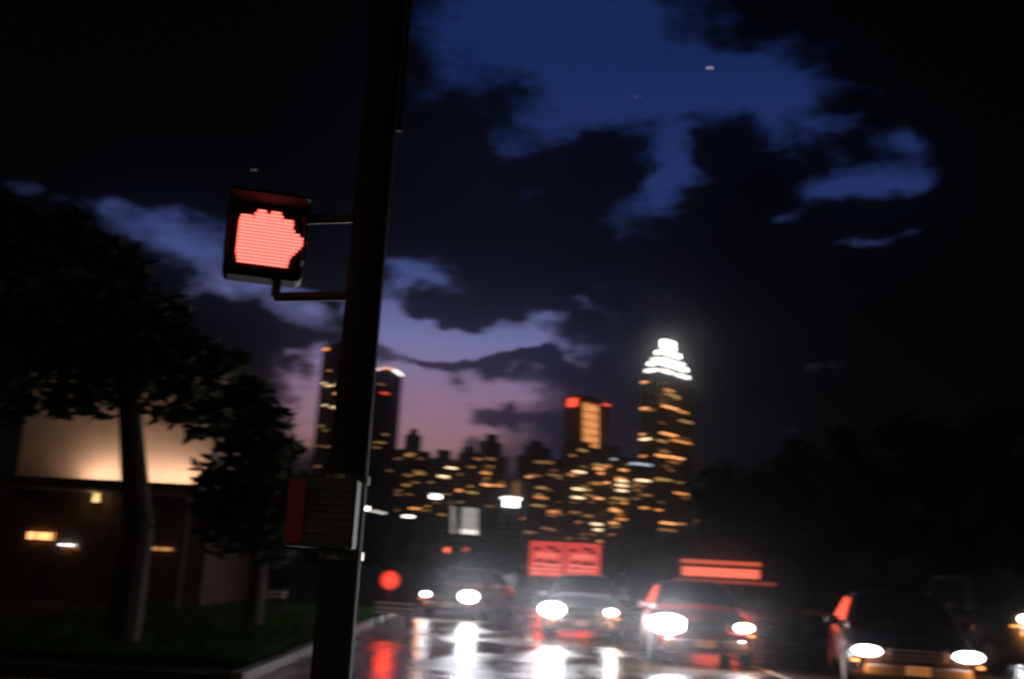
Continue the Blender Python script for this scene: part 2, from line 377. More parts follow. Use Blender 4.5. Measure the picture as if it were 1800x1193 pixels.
for i in range(8): t.win(904, 847+i*4.2, 18, 1.4, 'd', 'light_strip')
t = Tower('low block crowned by a glowing white box', 881, 913, 893, 640, 35, .3, name='office_block', cat='building', group='low blocks of the skyline')
b = MB(); b.box((0, 0, t.H+3.6), (t.W*.7, t.D*.7, 4.8)); b.build('lantern', WC['W'], t.root)
b = MB(); b.box((0, 0, t.H+6.8), (t.W, t.D, 1.4)); b.build('lantern_roof', WC['w'], t.root)
t = Tower('broad dark block with rounded roof steps left of the striped gold tower', 905, 992, 800, 1000, 44, .2, name='office_block', cat='building', group='low blocks of the skyline')
t.roof_box(-.12, 0, .5, .7, 10); t.roof_box(-.15, 0, .28, .4, 16, 'stair_head')
for x, y, w, k in ((933, 792, 18, 'g'), (925, 837, 18, 'o'), (948, 812, 18, 'd'), (963, 812, 18, 'd'), (985, 808, 14, 'd'), (952, 857, 18, 'g'), (950, 874, 20, 'a'), (945, 888, 22, 'g'), (972, 899, 20, 'a'), (970, 905, 18, 'd'),
                   (918, 911, 20, 'a'), (930, 935, 22, 'd'), (960, 928, 16, 'd'), (976, 835, 18, 'd'), (940, 835, 16, 'd'), (928, 800, 16, 'd'), (912, 945, 12, 'w')): t.win(x, y, w, 3, k)
t.rand(20, 820, 950, 910, 988, 'ddgd', 15)
# striped gold tower
t = Tower('dark tower with tall column of gold lit floors and a red sign at top left', 990, 1066, 697, 1200, 46, .3, group=BG)
for i in range(17): t.win(1038, 711+i*4.5, 27, 2.3, 'o' if i % 3 else 'a', 'lit_floor')
l, sd = t.hit(1003, 707)
b = MB(); mh = 15*t.Y/FPX
b.box((-t.W/2-.5, -t.D/2+t.D*.45, t.H-mh*.6), (.8, t.D*.7, mh)); b.build('red_sign', WC['r'], t.root)
b = MB(); b.box((t.W*.42, -t.D/2-.5, t.H-1.6), (t.W*.2, .8, 2.0)); b.build('red_light', WC['r'], t.root)
t.roof_box(0, 0, .5, .6, 5)
# mid cluster in front of the striped tower
t = Tower('wide lower block full of scattered gold windows below the striped gold tower', 985, 1066, 782, 900, 44, .15, name='office_block', cat='building', group='low blocks of the skyline')
t.roof_box(-.1, 0, .4, .5, 5)
for x, y, w, k in ((1019, 778+8, 18, 'b'), (1023, 791, 14, 'g'), (1018, 829, 20, 'c'), (1016, 859, 20, 'c'), (1015, 874, 20, 'c'), (1053, 817, 20, 'g'), (1056, 824, 24, 'o'), (1060, 832, 18, 'o'), (1056, 876, 24, 'o'), (1034, 906, 16, 'd'),
                   (1003, 835, 12, 'd'), (1045, 850, 20, 'd'), (1052, 921, 26, 'c'), (1055, 931, 22, 'c'), (1035, 870, 16, 'd'), (1010, 900, 16, 'd'), (1060, 951, 20, 'a'), (1005, 800, 12, 'd'), (1030, 860, 14, 'g')): t.win(x, y, w, 3.6, k)
t.rand(30, 795, 955, 990, 1064, 'ddgda', 16)
t = Tower('block with three stacked white window rows between the gold tower and the tallest tower', 1064, 1124, 800, 860, 40, .12, name='office_block', cat='building', group='low blocks of the skyline')
t.roof_box(-.3, 0, .3, .6, 8)
for x, y, w, k in ((1095, 845, 22, 'c'), (1094, 853, 22, 'c'), (1094, 862, 22, 'c'), (1098, 826, 18, 'o'), (1073, 817, 18, 'd'), (1069, 848, 18, 'o'), (1088, 876, 26, 'g'), (1100, 884, 18, 'a'), (1072, 893, 24, 'a'), (1080, 897, 20, 'o'),
                   (1075, 918, 18, 'o'), (1093, 912, 20, 'a'), (1074, 806, 16, 'b'), (1106, 880, 16, 'd'), (1090, 840, 16, 'a'), (1110, 870, 14, 'd')): t.win(x, y, w, 3.4, k)
t.rand(20, 815, 940, 1068, 1120, 'ddgda', 17)
t = Tower('dark block with a pale blue lit roof edge at the foot of the tallest tower', 1104, 1146, 818, 780, 30, .2, name='office_block', cat='building', group='low blocks of the skyline')
b = MB(); b.box((0, -.0, t.H+1.9), (t.W*.9, t.D*.9, 1.5)); b.build('roof_light', WC['b'], t.root)
for x, y, w, k in ((1130, 844, 24, 'c'), (1118, 850, 14, 'd'), (1132, 892, 14, 'a'), (1138, 870, 12, 'd')): t.win(x, y, w, 3.6, k)
t.rand(12, 835, 940, 1106, 1142, 'ddg', 18)
# tallest tower with the stepped lit crown
t = Tower('tallest tower, scattered gold windows and bright white stepped pyramid crown', 1125, 1216, 662, 1350, 45, .3, group=BG)
zc = t.H+1.2
def zat(py): return P(1172, py, t.ctr.y).z
for (py0, py1, f, k) in ((662, 650, .90, 'w'), (650, 640, .80, 'W'), (640, 629, .66, 'w'), (629, 617, .50, 'W')):
    z0, z1 = max(zc, zat(py0)), zat(py1)
    b = MB(); b.box((0, 0, (z0+z1)/2), (t.W*f, t.D*f, z1-z0)); b.build('crown_tier', mat('crown_stone', (.2, .18, .16), .7), t.root)
    hh = (z1-z0)*(.42 if k == 'w' else .62)
    for s_ in (-.24, .26):
        b = MB(); b.box((s_*t.W*f, -t.D*f/2-.4, z0+hh*.75), (t.W*f*(.40 if s_ > 0 else .36), .8, hh)); b.build('crown_light', WC[k], t.root)
    b = MB(); b.box((-t.W*f/2-.4, 0, z0+hh*.6), (.8, t.D*f*.8, hh)); b.build('crown_light', WC[k], t.root)
    zc = z1
z1 = zat(599)
b = MB(); b.box((0, 0, (zc+z1)/2), (t.W*.27, t.D*.27, z1-zc-.5)); b.build('crown_lantern', WC['W'], t.root)
b = MB(); b.tube((0, 0, z1), (0, 0, z1+14), .7, .1, 8); b.build('spire', mat('mullion_dark', (.06, .06, .06)), t.root)
for x, y, w, k in ((1139, 656, 20, 'a'), (1148, 655, 14, 'a'), (1163, 664, 20, 'd'), (1196, 658, 22, 'a'), (1136, 671, 18, 'o'), (1192, 668, 14, 'd'), (1176, 686, 16, 'a'), (1182, 695, 26, 'g'), (1138, 717, 20, 'o'), (1150, 720, 14, 'd'),
                   (1178, 716, 28, 'o'), (1200, 724, 16, 'a'), (1206, 741, 24, 'g'), (1131, 763, 20, 'o'), (1142, 771, 18, 'c'), (1175, 763, 28, 'o'), (1160, 774, 24, 'g'), (1197, 776, 34, 'a'), (1134, 801, 20, 'a'), (1158, 800, 26, 'o'),
                   (1187, 804, 28, 'o'), (1184, 812, 18, 'd'), (1168, 793, 14, 'd'), (1165, 842, 30, 'g'), (1152, 843, 20, 'd'), (1197, 867, 24, 'a'), (1152, 895, 22, 'a'), (1174, 919, 26, 'o'), (1204, 921, 28, 'g'), (1172, 931, 30, 'd')): t.win(x, y, w, 4.6 if k in 'oc' else 3.6, k)
t.rand(26, 672, 930, 1130, 1212, 'ddgd', 19)
t = Tower('low dark block right of the tallest tower with two olive windows', 1212, 1262, 905, 700, 40, .15, name='office_block', cat='building', group='low blocks of the skyline')
t.win(1231, 915, 18, 3, 'a'); t.win(1222, 921, 16, 3, 'g')

# ------------------------------------------------------------------ trees
LEAF = {'d': mat('leaf_dark', (.02, .032, .012), .8, 0, .2), 'm': mat('leaf_lit', (.05, .10, .028), .55)}  # the brighter leaves carry lamp light in their colour
BARK = mat('bark', (.035, .028, .02), .9, var=.4, scale=8, bump=.6)
DENS, LF = 2.6, 1.25
def tree(base, clumps, label, leaf=.16, n=120, lm='d', trunk_r=.22, seed=1, group=None, trunk_top=None, limb0=0, cat='tree', name='broadleaf_tree'):
    r = random.Random(seed); base = Vector(base)
    root = empty(name, base, 0, label, cat, group)
    cr = MB()
    ctr = sum((Vector(c[:3]) for c in clumps), Vector())/len(clumps)
    for (x, y, z, rad) in clumps:
        c = Vector((x, y, z))-base
        k = int(n*rad*rad*DENS)
        for _ in range(k):
            d = Vector((r.gauss(0, 1), r.gauss(0, 1), r.gauss(0, 1))).normalized()*rad*(r.random()**.42)*(1.0+.22*math.sin(7*r.random()))
            d.z *= .8; p = c+d
            if p.z+base.z < .15: continue
            a = Vector((r.gauss(0, 1), r.gauss(0, 1), r.gauss(0, .6))).normalized(); b = a.orthogonal().normalized(); s = leaf*r.uniform(.7, 1.5)*LF
            cr.add([p-a*s*.6, p+b*s*.28, p+a*s*.6, p-b*s*.28], [(0, 1, 2, 3)])
    me = bpy.data.meshes.new('crown'); me.from_pydata(cr.v, [], cr.f); me.materials.append(LEAF[lm])
    o = bpy.data.objects.new('crown', me); C.objects.link(o); o.parent = root
    tr = MB(); top = (Vector(trunk_top) if trunk_top else ctr)-base
    pts = [Vector((0, 0, -.05)), Vector((.05, 0, top.z*.35)), Vector((top.x*.5, top.y*.5, top.z*.7)), top]
    tr.path(pts, [trunk_r*1.25, trunk_r, trunk_r*.75, trunk_r*.35], 10)
    for (x, y, z, rad) in clumps[::max(1, len(clumps)//9)]:
        c = Vector((x, y, z))-base; s0 = pts[1].lerp(pts[2], r.random()) if not limb0 else pts[2].lerp(pts[3], r.random()*.9)
        md = s0.lerp(c, .5)+Vector((0, 0, .3)); tr.path([s0, md, c], [trunk_r*.45, trunk_r*.28, .03], 6)
    tr.build('trunk', BARK, root)
    return root
def clump_px(lst, Y, jit, seed):
    r = random.Random(seed); out = []
    for (px, py, rp) in lst:
        y = Y+r.uniform(-jit, jit); p = P(px, py, y); out.append((p.x, p.y, p.z, rp*Y/FPX))
    return out
# big crown at upper left, over the lit house
L1 = [(-60, 420, 90), (20, 400, 70), (60, 470, 80), (120, 410, 62), (180, 450, 60), (225, 470, 48), (160, 540, 80), (240, 545, 60), (290, 545, 45), (60, 580, 90), (-30, 620, 90), (120, 640, 80),
      (210, 640, 75), (300, 620, 62), (345, 610, 40), (0, 380, 50), (-60, 700, 70), (330, 690, 60), (395, 640, 34), (235, 700, 45), (20, 715, 45), (100, 705, 40), (370, 740, 50), (160, 700, 45), (300, 722, 36)]
bx = gx(222, 15.5)
tree((bx-.12, 15.5, .1), clump_px(L1, 15.5, 1.2, 5), 'big dark tree at the left whose crown hangs over the lit house', .17, 210, 'd', .23, 11, trunk_top=tuple(P(215, 560, 15.5)), limb0=1)
L2 = [(400, 640, 36), (440, 690, 42), (470, 740, 45), (420, 760, 55), (480, 800, 48), (400, 840, 60), (500, 850, 40), (440, 890, 60), (515, 900, 40), (400, 940, 50), (480, 950, 50), (430, 700, 40), (390, 700, 40), (505, 790, 30), (530, 850, 26), (375, 890, 40)]
tree((gx(440, 21), 21, .1), clump_px(L2, 21, .9, 6), 'dark bushy tree between the lit house and the signal pole', .2, 170, 'd', .16, 12)
# right hand tree mass
rr = random.Random(21)
RT = [('dark tree directly right of the tallest tower, smallest of the right hand trees', 1335, 815, 62), ('dark rounded tree above the red car at the right', 1430, 765, 62),
      ('tall dark tree in the middle of the trees at right', 1545, 720, 60), ('dark tree left of the one at the right edge', 1670, 735, 58), ('dark tree at the right edge above the last headlights', 1800, 700, 56)]
for i, (lab, px, pyt, Y) in enumerate(RT):
    lst = []
    hb = 1000+ (px-900)*.052
    for _ in range(24):
        v = rr.random(); py = pyt+25+(hb-60-pyt)*v; wd = 88*math.sin(math.pi*min(1, .25+v*.75))**.6
        lst.append((px+rr.uniform(-wd, wd), py, rr.uniform(26, 46)))
    tree((gx(px, Y), Y, .1), clump_px(lst, Y, 2.2, i), lab, .34, 42, 'd', .3, 30+i, group='dark trees along the right')
# mid distance trees under the skyline
MT = [('green tree with light painted into its leaves under the white striped block', 850, 948, 78, 'm'), ('dark tree under the block with the glowing white box', 915, 955, 86, 'm'), ('dark tree behind the red lit sign', 985, 962, 95, 'd'),
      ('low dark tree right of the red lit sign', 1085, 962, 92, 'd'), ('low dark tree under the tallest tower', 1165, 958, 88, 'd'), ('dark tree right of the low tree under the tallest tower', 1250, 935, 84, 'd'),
      ('dark tree left of the green tree with painted light', 745, 945, 84, 'd'), ('dark tree just right of the signal pole', 672, 945, 90, 'd'), ('dark tree behind the near pole', 590, 900, 84, 'd')]
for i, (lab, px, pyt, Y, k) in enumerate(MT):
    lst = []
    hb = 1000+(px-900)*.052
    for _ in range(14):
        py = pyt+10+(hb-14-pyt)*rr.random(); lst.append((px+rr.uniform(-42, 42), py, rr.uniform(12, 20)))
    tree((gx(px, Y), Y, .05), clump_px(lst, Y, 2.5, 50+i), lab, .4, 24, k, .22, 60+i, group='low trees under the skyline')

# ------------------------------------------------------------------ signal pole and hand signal
STEEL = mat('pole_paint', (.035, .036, .034), .8, .0, .2, var=.3, scale=5)
BLK = mat('housing_black', (.006, .006, .006), .8, 0, .2)
PY = 4.45
ptop = P(652, 150, PY); pxw = gx(624, PY, P(618, 700, PY).z)
pole = empty('signal_pole', (pxw, PY, .12), 0, 'thick dark metal signal pole rising through the left part of the view', 'pole')
b = MB(); b.tube((0, 0, 0), (0, 0, 6.5), .088, .08, 24); b.build('shaft', STEEL, pole, smooth=False)
b = MB(); b.tube((0, 0, 0), (0, 0, .22), .2, .17, 20); b.build('base', STEEL, pole)
b = MB(); b.tube((0, 0, 6.5), (0, 0, 6.56), .12, .05, 20); b.build('cap', STEEL, pole)
hz_ = P(590, 905, PY).z-.12; 
cab = MB(); cab.box((-.07, -.15, hz_), (.29, .13, .29)); cabo = cab.build('control_cabinet', mat('cabinet_olive', (.15, .135, .08), .9, .0, var=.15, scale=9), pole, bevel=.01)
lv = MB()
for i in range(8): lv.box((-.04, -.222, hz_-.11+i*.03), (.2, .012, .012))
lv.build('louvre', mat('cabinet_olive', (.30, .27, .16)), cabo)
rs = MB(); rs.box((-.172, -.222, hz_), (.075, .012, .26)); rs.build('red_lit_edge', mat('red_light_tint', (.55, .04, .03), .4), cabo)  # red light on the cabinet's left edge, put into the colour
for k_, zz in enumerate((P(590, 842, PY).z-.12, P(590, 975, PY).z-.12)):
    b = MB(); b.tube((0, 0, zz-.018), (0, 0, zz+.018), .097, n=24); b.build('clamp_band', mat('band_olive', (.28, .26, .16), .4, .5), pole)
b = MB(); b.tube((.10, -.01, 3.4), (.10, -.01, 6.3), .014, n=10); b.build('conduit', STEEL, pole)

hc = P(468, 418, PY); aim = math.atan2(-(cpos.x-hc.x), (cpos.y-hc.y))   # face the viewer
sg = empty('pedestrian_signal', hc, math.atan2(hc.x-cpos.x, -(cpos.y-hc.y))*-1, 'black pedestrian signal on the pole showing a glowing red hand', 'traffic signal')
HS = .365
b = MB(); b.box((0, .10, 0), (HS, .17, HS)); b.build('housing', BLK, sg, bevel=.025)
v = MB(); v.box((0, -.06, HS/2-.008), (HS, .16, .014)); v.box((-HS/2+.008, -.03, .03), (.014, .10, HS-.08)); v.box((HS/2-.008, -.03, .03), (.014, .10, HS-.08)); v.build('visor', BLK, sg)
b = MB(); b.box((0, .009, 0), (HS-.05, .01, HS-.05)); b.build('face_plate', mat('lens_black', (.02, .012, .012), .25), sg)
hand = MB(); NR = 17; S = .27
for i in range(NR):
    z = -.5+(i+.5)/NR; iv = []
    for (xc, hw, tp) in ((-.355, .118, .40), (-.115, .118, .49), (.125, .118, .5), (.34, .095, .41)):
        if z > .26 and z < tp:
            w = hw*(1 if z < tp-.1 else max(.3, 1-((z-tp+.1)/.1)**2)**.5); iv.append((xc-w, xc+w))
    if z <= .26:
        iv = [(-.48+max(0, -z-.3)*.25, .43-max(0, -z-.3)*.15)]
    if -.32 < z < .20:
        q = 1-abs(z-.02)/(.34 if z < .02 else .18); 
        if z <= .26: iv[-1] = (iv[-1][0], iv[-1][1]+.27*max(0, q))
        else: iv.append((.46, .46+.20*max(.1, q)))
    for (x0, x1) in iv: hand.box(((x0+x1)/2*S, -.001, z*S), ((x1-x0)*S, .008, S/NR*.60))
hand.build('hand_symbol', emit('led_red', (1, .115, .09), 3.4, True), sg)
# brackets joining the signal to the pole
pc = Vector((pxw, PY, 0))
for (zz, nm) in ((hc.z+.12, 'upper'), (hc.z-.26, 'lower')):
    a_ = Vector((hc.x+.05, PY+.09, zz)); b = MB(); bx_ = Vector((pxw-.07, PY, zz-.0))
    b.tube(a_-Vector((0, 0, 0)), bx_, .022, n=10)
    if nm == 'lower': b.tube(a_, a_+Vector((0, 0, .08)), .022, n=10)
    for i_, q in enumerate(b.v): b.v[i_] = (q[0]-pxw, q[1]-PY, q[2]-.12)
    b.build('bracket', mat('bracket_bronze', (.12, .07, .04), .7, .0, .3), pole)

# ------------------------------------------------------------------ house at left
HY = 27.0
hl, hr = P(22, 855, HY), P(362, 862, HY)
zb = P(200, 853, HY).z; zt = P(200, 730, HY).z
hw_ = hr.x-hl.x; hx = (hl.x+hr.x)/2
hs = empty('house', (hx, HY+2.6, 0), 0, 'house at the left with a pale upper wall lit warm from below', 'house')
ST = mat('stucco_pale', (.60, .47, .39), .85, var=.12, scale=1.2, bump=.3)
b = MB(); b.box((0, 0, (zb+zt+1.2)/2), (hw_, 5, zt+1.2-zb)); b.build('upper_wall', ST, hs)
b = MB(); b.box((0, .05, zb/2-.05), (hw_+.3, 5, zb-.1)); b.build('lower_wall', mat('brick_dark', (.06, .04, .035), .9, var=.3, scale=4), hs)
b = MB(); b.box((0, -2.5-.85, zb-.12), (hw_+.5, 1.7, .2)); b.build('porch_roof', mat('porch_dark', (.05, .045, .04), .8), hs)
b = MB(); b.box((0, -4.17, zb-.04), (hw_+.5, .06, .14)); b.build('porch_gutter', mat('porch_dark', (.05, .045, .04)), hs)
zr = zt+1.2
b = MB(); x = hw_/2+.35
b.add([(-x, -3.0, zr), (x, -3.0, zr), (x, 3, zr), (-x, 3, zr), (-x+1.2, 0, zr+1.5), (x-1.2, 0, zr+1.5)], [(0, 1, 5, 4), (2, 3, 4, 5), (0, 4, 3), (1, 2, 5), (0, 3, 2, 1)])
b.build('roof', mat('shingle', (.03, .03, .03), .9), hs)
for s_ in (-1, 1):
    b = MB(); b.box((s_*(hw_/2), -4.05, (zb-.22)/2), (.14, .14, zb-.22)); b.build('porch_post', mat('porch_dark', (.05, .045, .04)), hs)
for (px, k, nrg) in ((70, 'uplight', 3), (285, 'uplight', 11), (165, 'uplight', 8), (225, 'uplight', 9), (335, 'uplight', 6), (115, 'uplight', 5)):
    q = P(px, 850, HY-1.1); lx = q.x-hx
    u = MB(); u.box((lx, -2.95, zb+.03), (.22, .14, .10)); uo = u.build('uplight', mat('porch_dark', (.05, .045, .04)), hs)
    lens = MB(); lens.box((lx, -2.95, zb+.085), (.18, .09, .01)); lens.build('lens', emit('uplight_lens', (1, .6, .33), 6), uo)
q0, q1 = P(130, 850, HY-.4).x-hx, P(350, 850, HY-.4).x-hx
al = lamp('AREA', 'uplight_beam', hs, ((q0+q1)/2, -2.95, zb+.13), 34, (1, .66, .46), q1-q0, aim=(0, .55, .85))
al.data.shape = 'RECTANGLE'; al.data.size_y = .12
# things under the porch
q = P(165, 872, HY-.2)
b = MB(); b.tube((q.x-hx, -2.62, q.z-.14), (q.x-hx, -2.62, q.z+.1), .09, .06, 10); b.build('wall_lamp', emit('porch_bulb', (1, .62, .25), 1.4), hs)
lamp('POINT', 'porch_glow', hs, (q.x-hx, -2.85, q.z), 3, (1, .62, .28), .05)
for (px, py, w, h, nm, k) in ((68, 941, 44, 15, 'door_light', 'o'), (115, 957, 28, 6, 'window', 'w'), (118, 963, 24, 3, 'window', 'o'), (284, 964, 36, 9, 'window', 'd')):
    q = P(px, py, HY); b = MB(); b.box((q.x-hx, -2.5, q.z), (w*HY/FPX, .08, h*HY/FPX)); wo = b.build(nm, WC[k], hs)
    b = MB(); ww, wh = w*HY/FPX, h*HY/FPX
    for fx_ in (-.5, -.12, .5): b.box((q.x-hx+fx_*ww, -2.56, q.z), (.04, .04, wh+.05))
    for fz_ in (-.5, .5): b.box((q.x-hx, -2.562, q.z+fz_*wh), (ww+.05, .03, .04))
    b.build('frame', mat('porch_dark', (.05, .045, .04)), wo)

# ------------------------------------------------------------------ cars
GLASS = mat('car_glass', (.02, .022, .025), .08, 0, .9)
RUB = mat('tyre_rubber', (.02, .02, .02), .85); ALU = mat('alloy', (.5, .5, .52), .3, 1.0); CHR = mat('chrome', (.7, .7, .7), .15, 1.0)
POW = 1.3
def paint(name, col): return mat(name, col, .35, .1, .5, coat=.3)
def car(name, label, cat, pxc, Y, yaw, paintm, kind='sedan', beam=(100, 100), lens=40, col=(.93, .93, 1.0), hz=None, fog=0, x=None, amber=0, side_aim=False, lw=1.6, group='oncoming cars on the wet road'):
    L_, W_, H_ = {'sedan': (4.6, 1.82, 1.45), 'suv': (4.8, 1.95, 1.86), 'pickup': (5.4, 2.0, 1.9)}[kind]
    belt = {'sedan': .92, 'suv': 1.12, 'pickup': 1.18}[kind]; hood = {'sedan': .80, 'suv': 1.02, 'pickup': 1.1}[kind]; hzl = hz or {'sedan': .66, 'suv': .80, 'pickup': .95}[kind]
    x = gx(pxc, Y, .7) if x is None else x
    # Y is the depth of the front bumper
    cx, cy_ = x-math.sin(yaw)*L_/2, Y+math.cos(yaw)*L_/2
    root = empty(name, (cx, cy_, .012), yaw, label, cat, group)
    hw = W_/2
    def sec(y, w, z0, z1, cr=.05):
        pts = [(w*.90, z0), (w*.985, z0+.10), (w, z0+.25), (w, z1-.24), (w*.97, z1-.10), (w*.86, z1-.01), (w*.45, z1+cr*.7), (0, z1+cr)]
        full = [Vector((a, y, c)) for a, c in pts]+[Vector((-a, y, c)) for a, c in pts[-2::-1]]
        return full
    F = -L_/2
    st = [(F, .80, .34, hood-.22), (F+.08, .90, .25, hood-.12), (F+.35, .97, .22, hood-.04), (F+.9, 1, .22, hood+.02), (F+L_*.28, 1, .22, belt-.02), (F+L_*.5, 1, .22, belt), (F+L_*.75, 1, .22, belt+.02), (L_/2-.4, .98, .24, belt+.01), (L_/2-.08, .92, .3, belt-.08), (L_/2, .84, .4, belt-.16)]
    b = MB(); b.loft([sec(y, hw*w, z0, z1) for y, w, z0, z1 in st]); body = b.build('body', paintm, root, smooth=True)
    # cabin
    c0, c1, c2, c3 = {'sedan': (F+1.35, F+2.05, F+3.35, F+4.15), 'suv': (F+1.25, F+1.85, F+4.2, F+4.7), 'pickup': (F+1.5, F+2.1, F+3.5, F+3.75)}[kind]
    wb, wt = hw*.90, hw*.70
    zb_, zt_ = belt-.03, H_
    def csec(y, w, z):
        return [Vector((wb, y, zb_)), Vector((w+(wb-w)*.5, y, zb_+(z-zb_)*.5)), Vector((w, y, z-.05)), Vector((w*.8, y, z)), Vector((0, y, z+.02)), Vector((-w*.8, y, z)), Vector((-w, y, z-.05)), Vector((-w-(wb-w)*.5, y, zb_+(z-zb_)*.5)), Vector((-wb, y, zb_))]
    b = MB(); b.loft([csec(c0, wb*.93, zb_+.06), csec(c1, wt, zt_-.04), csec((c1+c2)/2, wt*1.02, zt_), csec(c2, wt, zt_-.03), csec(c3, wb*.9, zb_+.08)]); b.build('cabin', paintm, root, smooth=True)
    # glass
    def quad(p, nm, off):
        m_ = MB(); n_ = (Vector(p[1])-Vector(p[0])).cross(Vector(p[3])-Vector(p[0])).normalized()
        o_ = Vector(off); m_.add([Vector(q_)+o_ for q_ in p]+[Vector(q_)+o_*2 for q_ in p], [(0, 1, 2, 3), (4, 5, 6, 7), (0, 1, 5, 4), (1, 2, 6, 5), (2, 3, 7, 6), (3, 0, 4, 7)]); return m_.build(nm, GLASS, root)
    zt2 = zt_-.10
    def strip(ra, rb, nm, off):
        m_ = MB(); o_ = Vector(off); lo = [ra[i].lerp(rb[i], .14)+o_ for i in range(2, 7)]; hi = [ra[i].lerp(rb[i], .93)+o_ for i in range(2, 7)]
        lo[0] = lo[0].lerp(lo[1], .15); lo[4] = lo[4].lerp(lo[3], .15); hi[0] = hi[0].lerp(hi[1], .3); hi[4] = hi[4].lerp(hi[3], .3)
        n_ = 5; d_ = Vector((0, 0, -.006)); vs = lo+hi+[q_+d_ for q_ in lo]+[q_+d_ for q_ in hi]
        fs = [(i, i+1, n_+i+1, n_+i) for i in range(4)]+[(10+i, 10+i+1, 15+i+1, 15+i) for i in range(4)]
        fs += [(i, i+1, 11+i, 10+i) for i in range(4)]+[(5+i, 6+i, 16+i, 15+i) for i in range(4)]+[(0, 5, 15, 10), (4, 9, 19, 14)]
        m_.add(vs, fs); return m_.build(nm, GLASS, root, smooth=False)
    ra_, rb_ = csec(c0, wb*.93, zb_+.06), csec(c1, wt, zt_-.04)
    strip(ra_, rb_, 'windshield', (0, -.012, .012))
    strip(csec(c3, wb*.9, zb_+.08), csec(c2, wt, zt_-.03), 'rear_window', (0, .012, .012))
    for s_ in (-1, 1):
        quad([(s_*wb*.985, c0+.35, zb_+.08), (s_*wb*.985, c3-.25, zb_+.08), (s_*(wt+.02), c2-.05, zt2-.02), (s_*(wt+.02), c1+.1, zt2-.02)], 'side_window', (s_*.014, 0, .004))
        b = MB(); b.box((s_*(hw+.09), c0+.55, belt+.06), (.2, .1, .13)); b.build('mirror', paintm, root, bevel=.03)
        # headlight
        hx_ = s_*hw*.74
        b = MB(); b.box((hx_, F+.045, hzl), (.36, .10, .17)); h_ = b.build('headlight', mat('lamp_housing', (.3, .3, .32), .2, .6), root, bevel=.03)
        e = beam[0] if s_ < 0 else beam[1]
        lk = lens*4*(e > 0)+.3
        b = MB(); b.tube((hx_, F-.01, hzl), (hx_, F-.022, hzl), .085, .075, 18); bg_ = 2.15 if e == max(beam) and beam[0] != beam[1] else 1.0; b.v = [(hx_+(q_[0]-hx_)*lw*bg_, q_[1], hzl+(q_[2]-hzl)*bg_) for q_ in b.v]; b.build('lens', emit('lens_%d_%d' % (int(lk*10), int(col[2]*100)), col, lk, True), h_)
        if e > 0:
            wp = Vector((cx, cy_, 0))+Matrix.Rotation(yaw, 3, 'Z')@Vector((hx_, F, hzl))
            aimw = (Vector((-3.9, 21, 0)) if side_aim and s_ < 0 else Vector((1.4, 0, .9)))-wp; aiml = Matrix.Rotation(-yaw, 3, 'Z')@aimw
            lamp('SPOT', 'headlight_beam', root, (hx_, F-.07, hzl), e*POW, col, .06, 24 if side_aim and s_ < 0 else 30, aiml)
        if fog:
            b = MB(); b.tube((s_*hw*.7, F+.07, hzl-.28), (s_*hw*.7, F-.02, hzl-.28), .06, .055, 14); b.build('fog_light', emit('fog_lens', (.95, .93, 1), fog), root)
        if amber:
            b = MB(); b.box((s_*hw*.86, F+.10, hzl-.14), (.20, .10, .05)); b.build('turn_signal', emit('amber_lens', (1, .30, .05), amber), root, bevel=.01); lamp('POINT', 'amber_glow', root, (s_*hw*.84, F-.22, hzl-.16), 6*amber, (1, .32, .06), .05)
        b = MB(); b.box((s_*hw*.78, L_/2-.03, belt-.22), (.3, .1, .14)); b.build('tail_light', mat('tail_red', (.3, .01, .01), .2), root, bevel=.02)
        for yw in (F+.85, L_/2-.95):
            rw = .33 if kind == 'sedan' else .38
            wr = MB(); wr.tube((s_*(hw-.20), yw, rw), (s_*(hw+.015), yw, rw), rw, rw, 28); w_ = wr.build('wheel', RUB, root, bevel=.02)
            ri = MB(); ri.tube((s_*(hw+.0), yw, rw), (s_*(hw+.022), yw, rw), rw*.62, rw*.58, 20); ri.build('rim', ALU, w_)
    b = MB(); b.box((0, F+.02, hzl-.02), (W_*.42, .08, .20))
    gr = b.build('grille', mat('grille_black', (.015, .015, .015), .4), root, bevel=.02)
    b = MB()
    for i in range(3): b.box((0, F-.028, hzl-.08+i*.06), (W_*.40, .015, .014))
    b.build('grille_bar', CHR, gr)
    b = MB(); b.box((0, F+.02, .38), (W_*.78, .14, .16)); b.build('bumper', mat('bumper_dark', (.05, .05, .05), .5) if kind != 'pickup' else CHR, root, bevel=.04)
    b = MB(); b.box((0, F-.06, .40), (.32, .012, .13)); b.build('number_plate', mat('plate_white', (.6, .6, .58), .5), root)
    if kind == 'suv':
        for s_ in (-1, 1):
            b = MB(); b.path([(s_*wt*.85, c1+.1, zt_+.0), (s_*wt*.85, c1+.25, zt_+.07), (s_*wt*.85, c2-.25, zt_+.07), (s_*wt*.85, c2-.1, zt_)], [.02]*4, 8); b.build('roof_rail', CHR, root)
        for yy in (c1+.5, c2-.6):
            b = MB(); b.box((0, yy, zt_+.085), (wt*1.8, .06, .03)); b.build('cross_bar', CHR, root)
    return root
RED = paint('paint_red', (.2, .012, .01)); DRED = paint('paint_dark_red', (.16, .02, .015)); SIL = paint('paint_silver', (.35, .36, .38)); DKG = paint('paint_graphite', (.05, .05, .055)); BRN = paint('paint_brown', (.045, .022, .014)); WHT = paint('paint_white', (.6, .6, .6))
car('sedan', 'dark red sedan at the grass verge, leftmost of the oncoming cars', 'car', 786, 30.5, R(-16), DRED, 'sedan', (260, 4200), 40, fog=14, amber=1.5, side_aim=True)
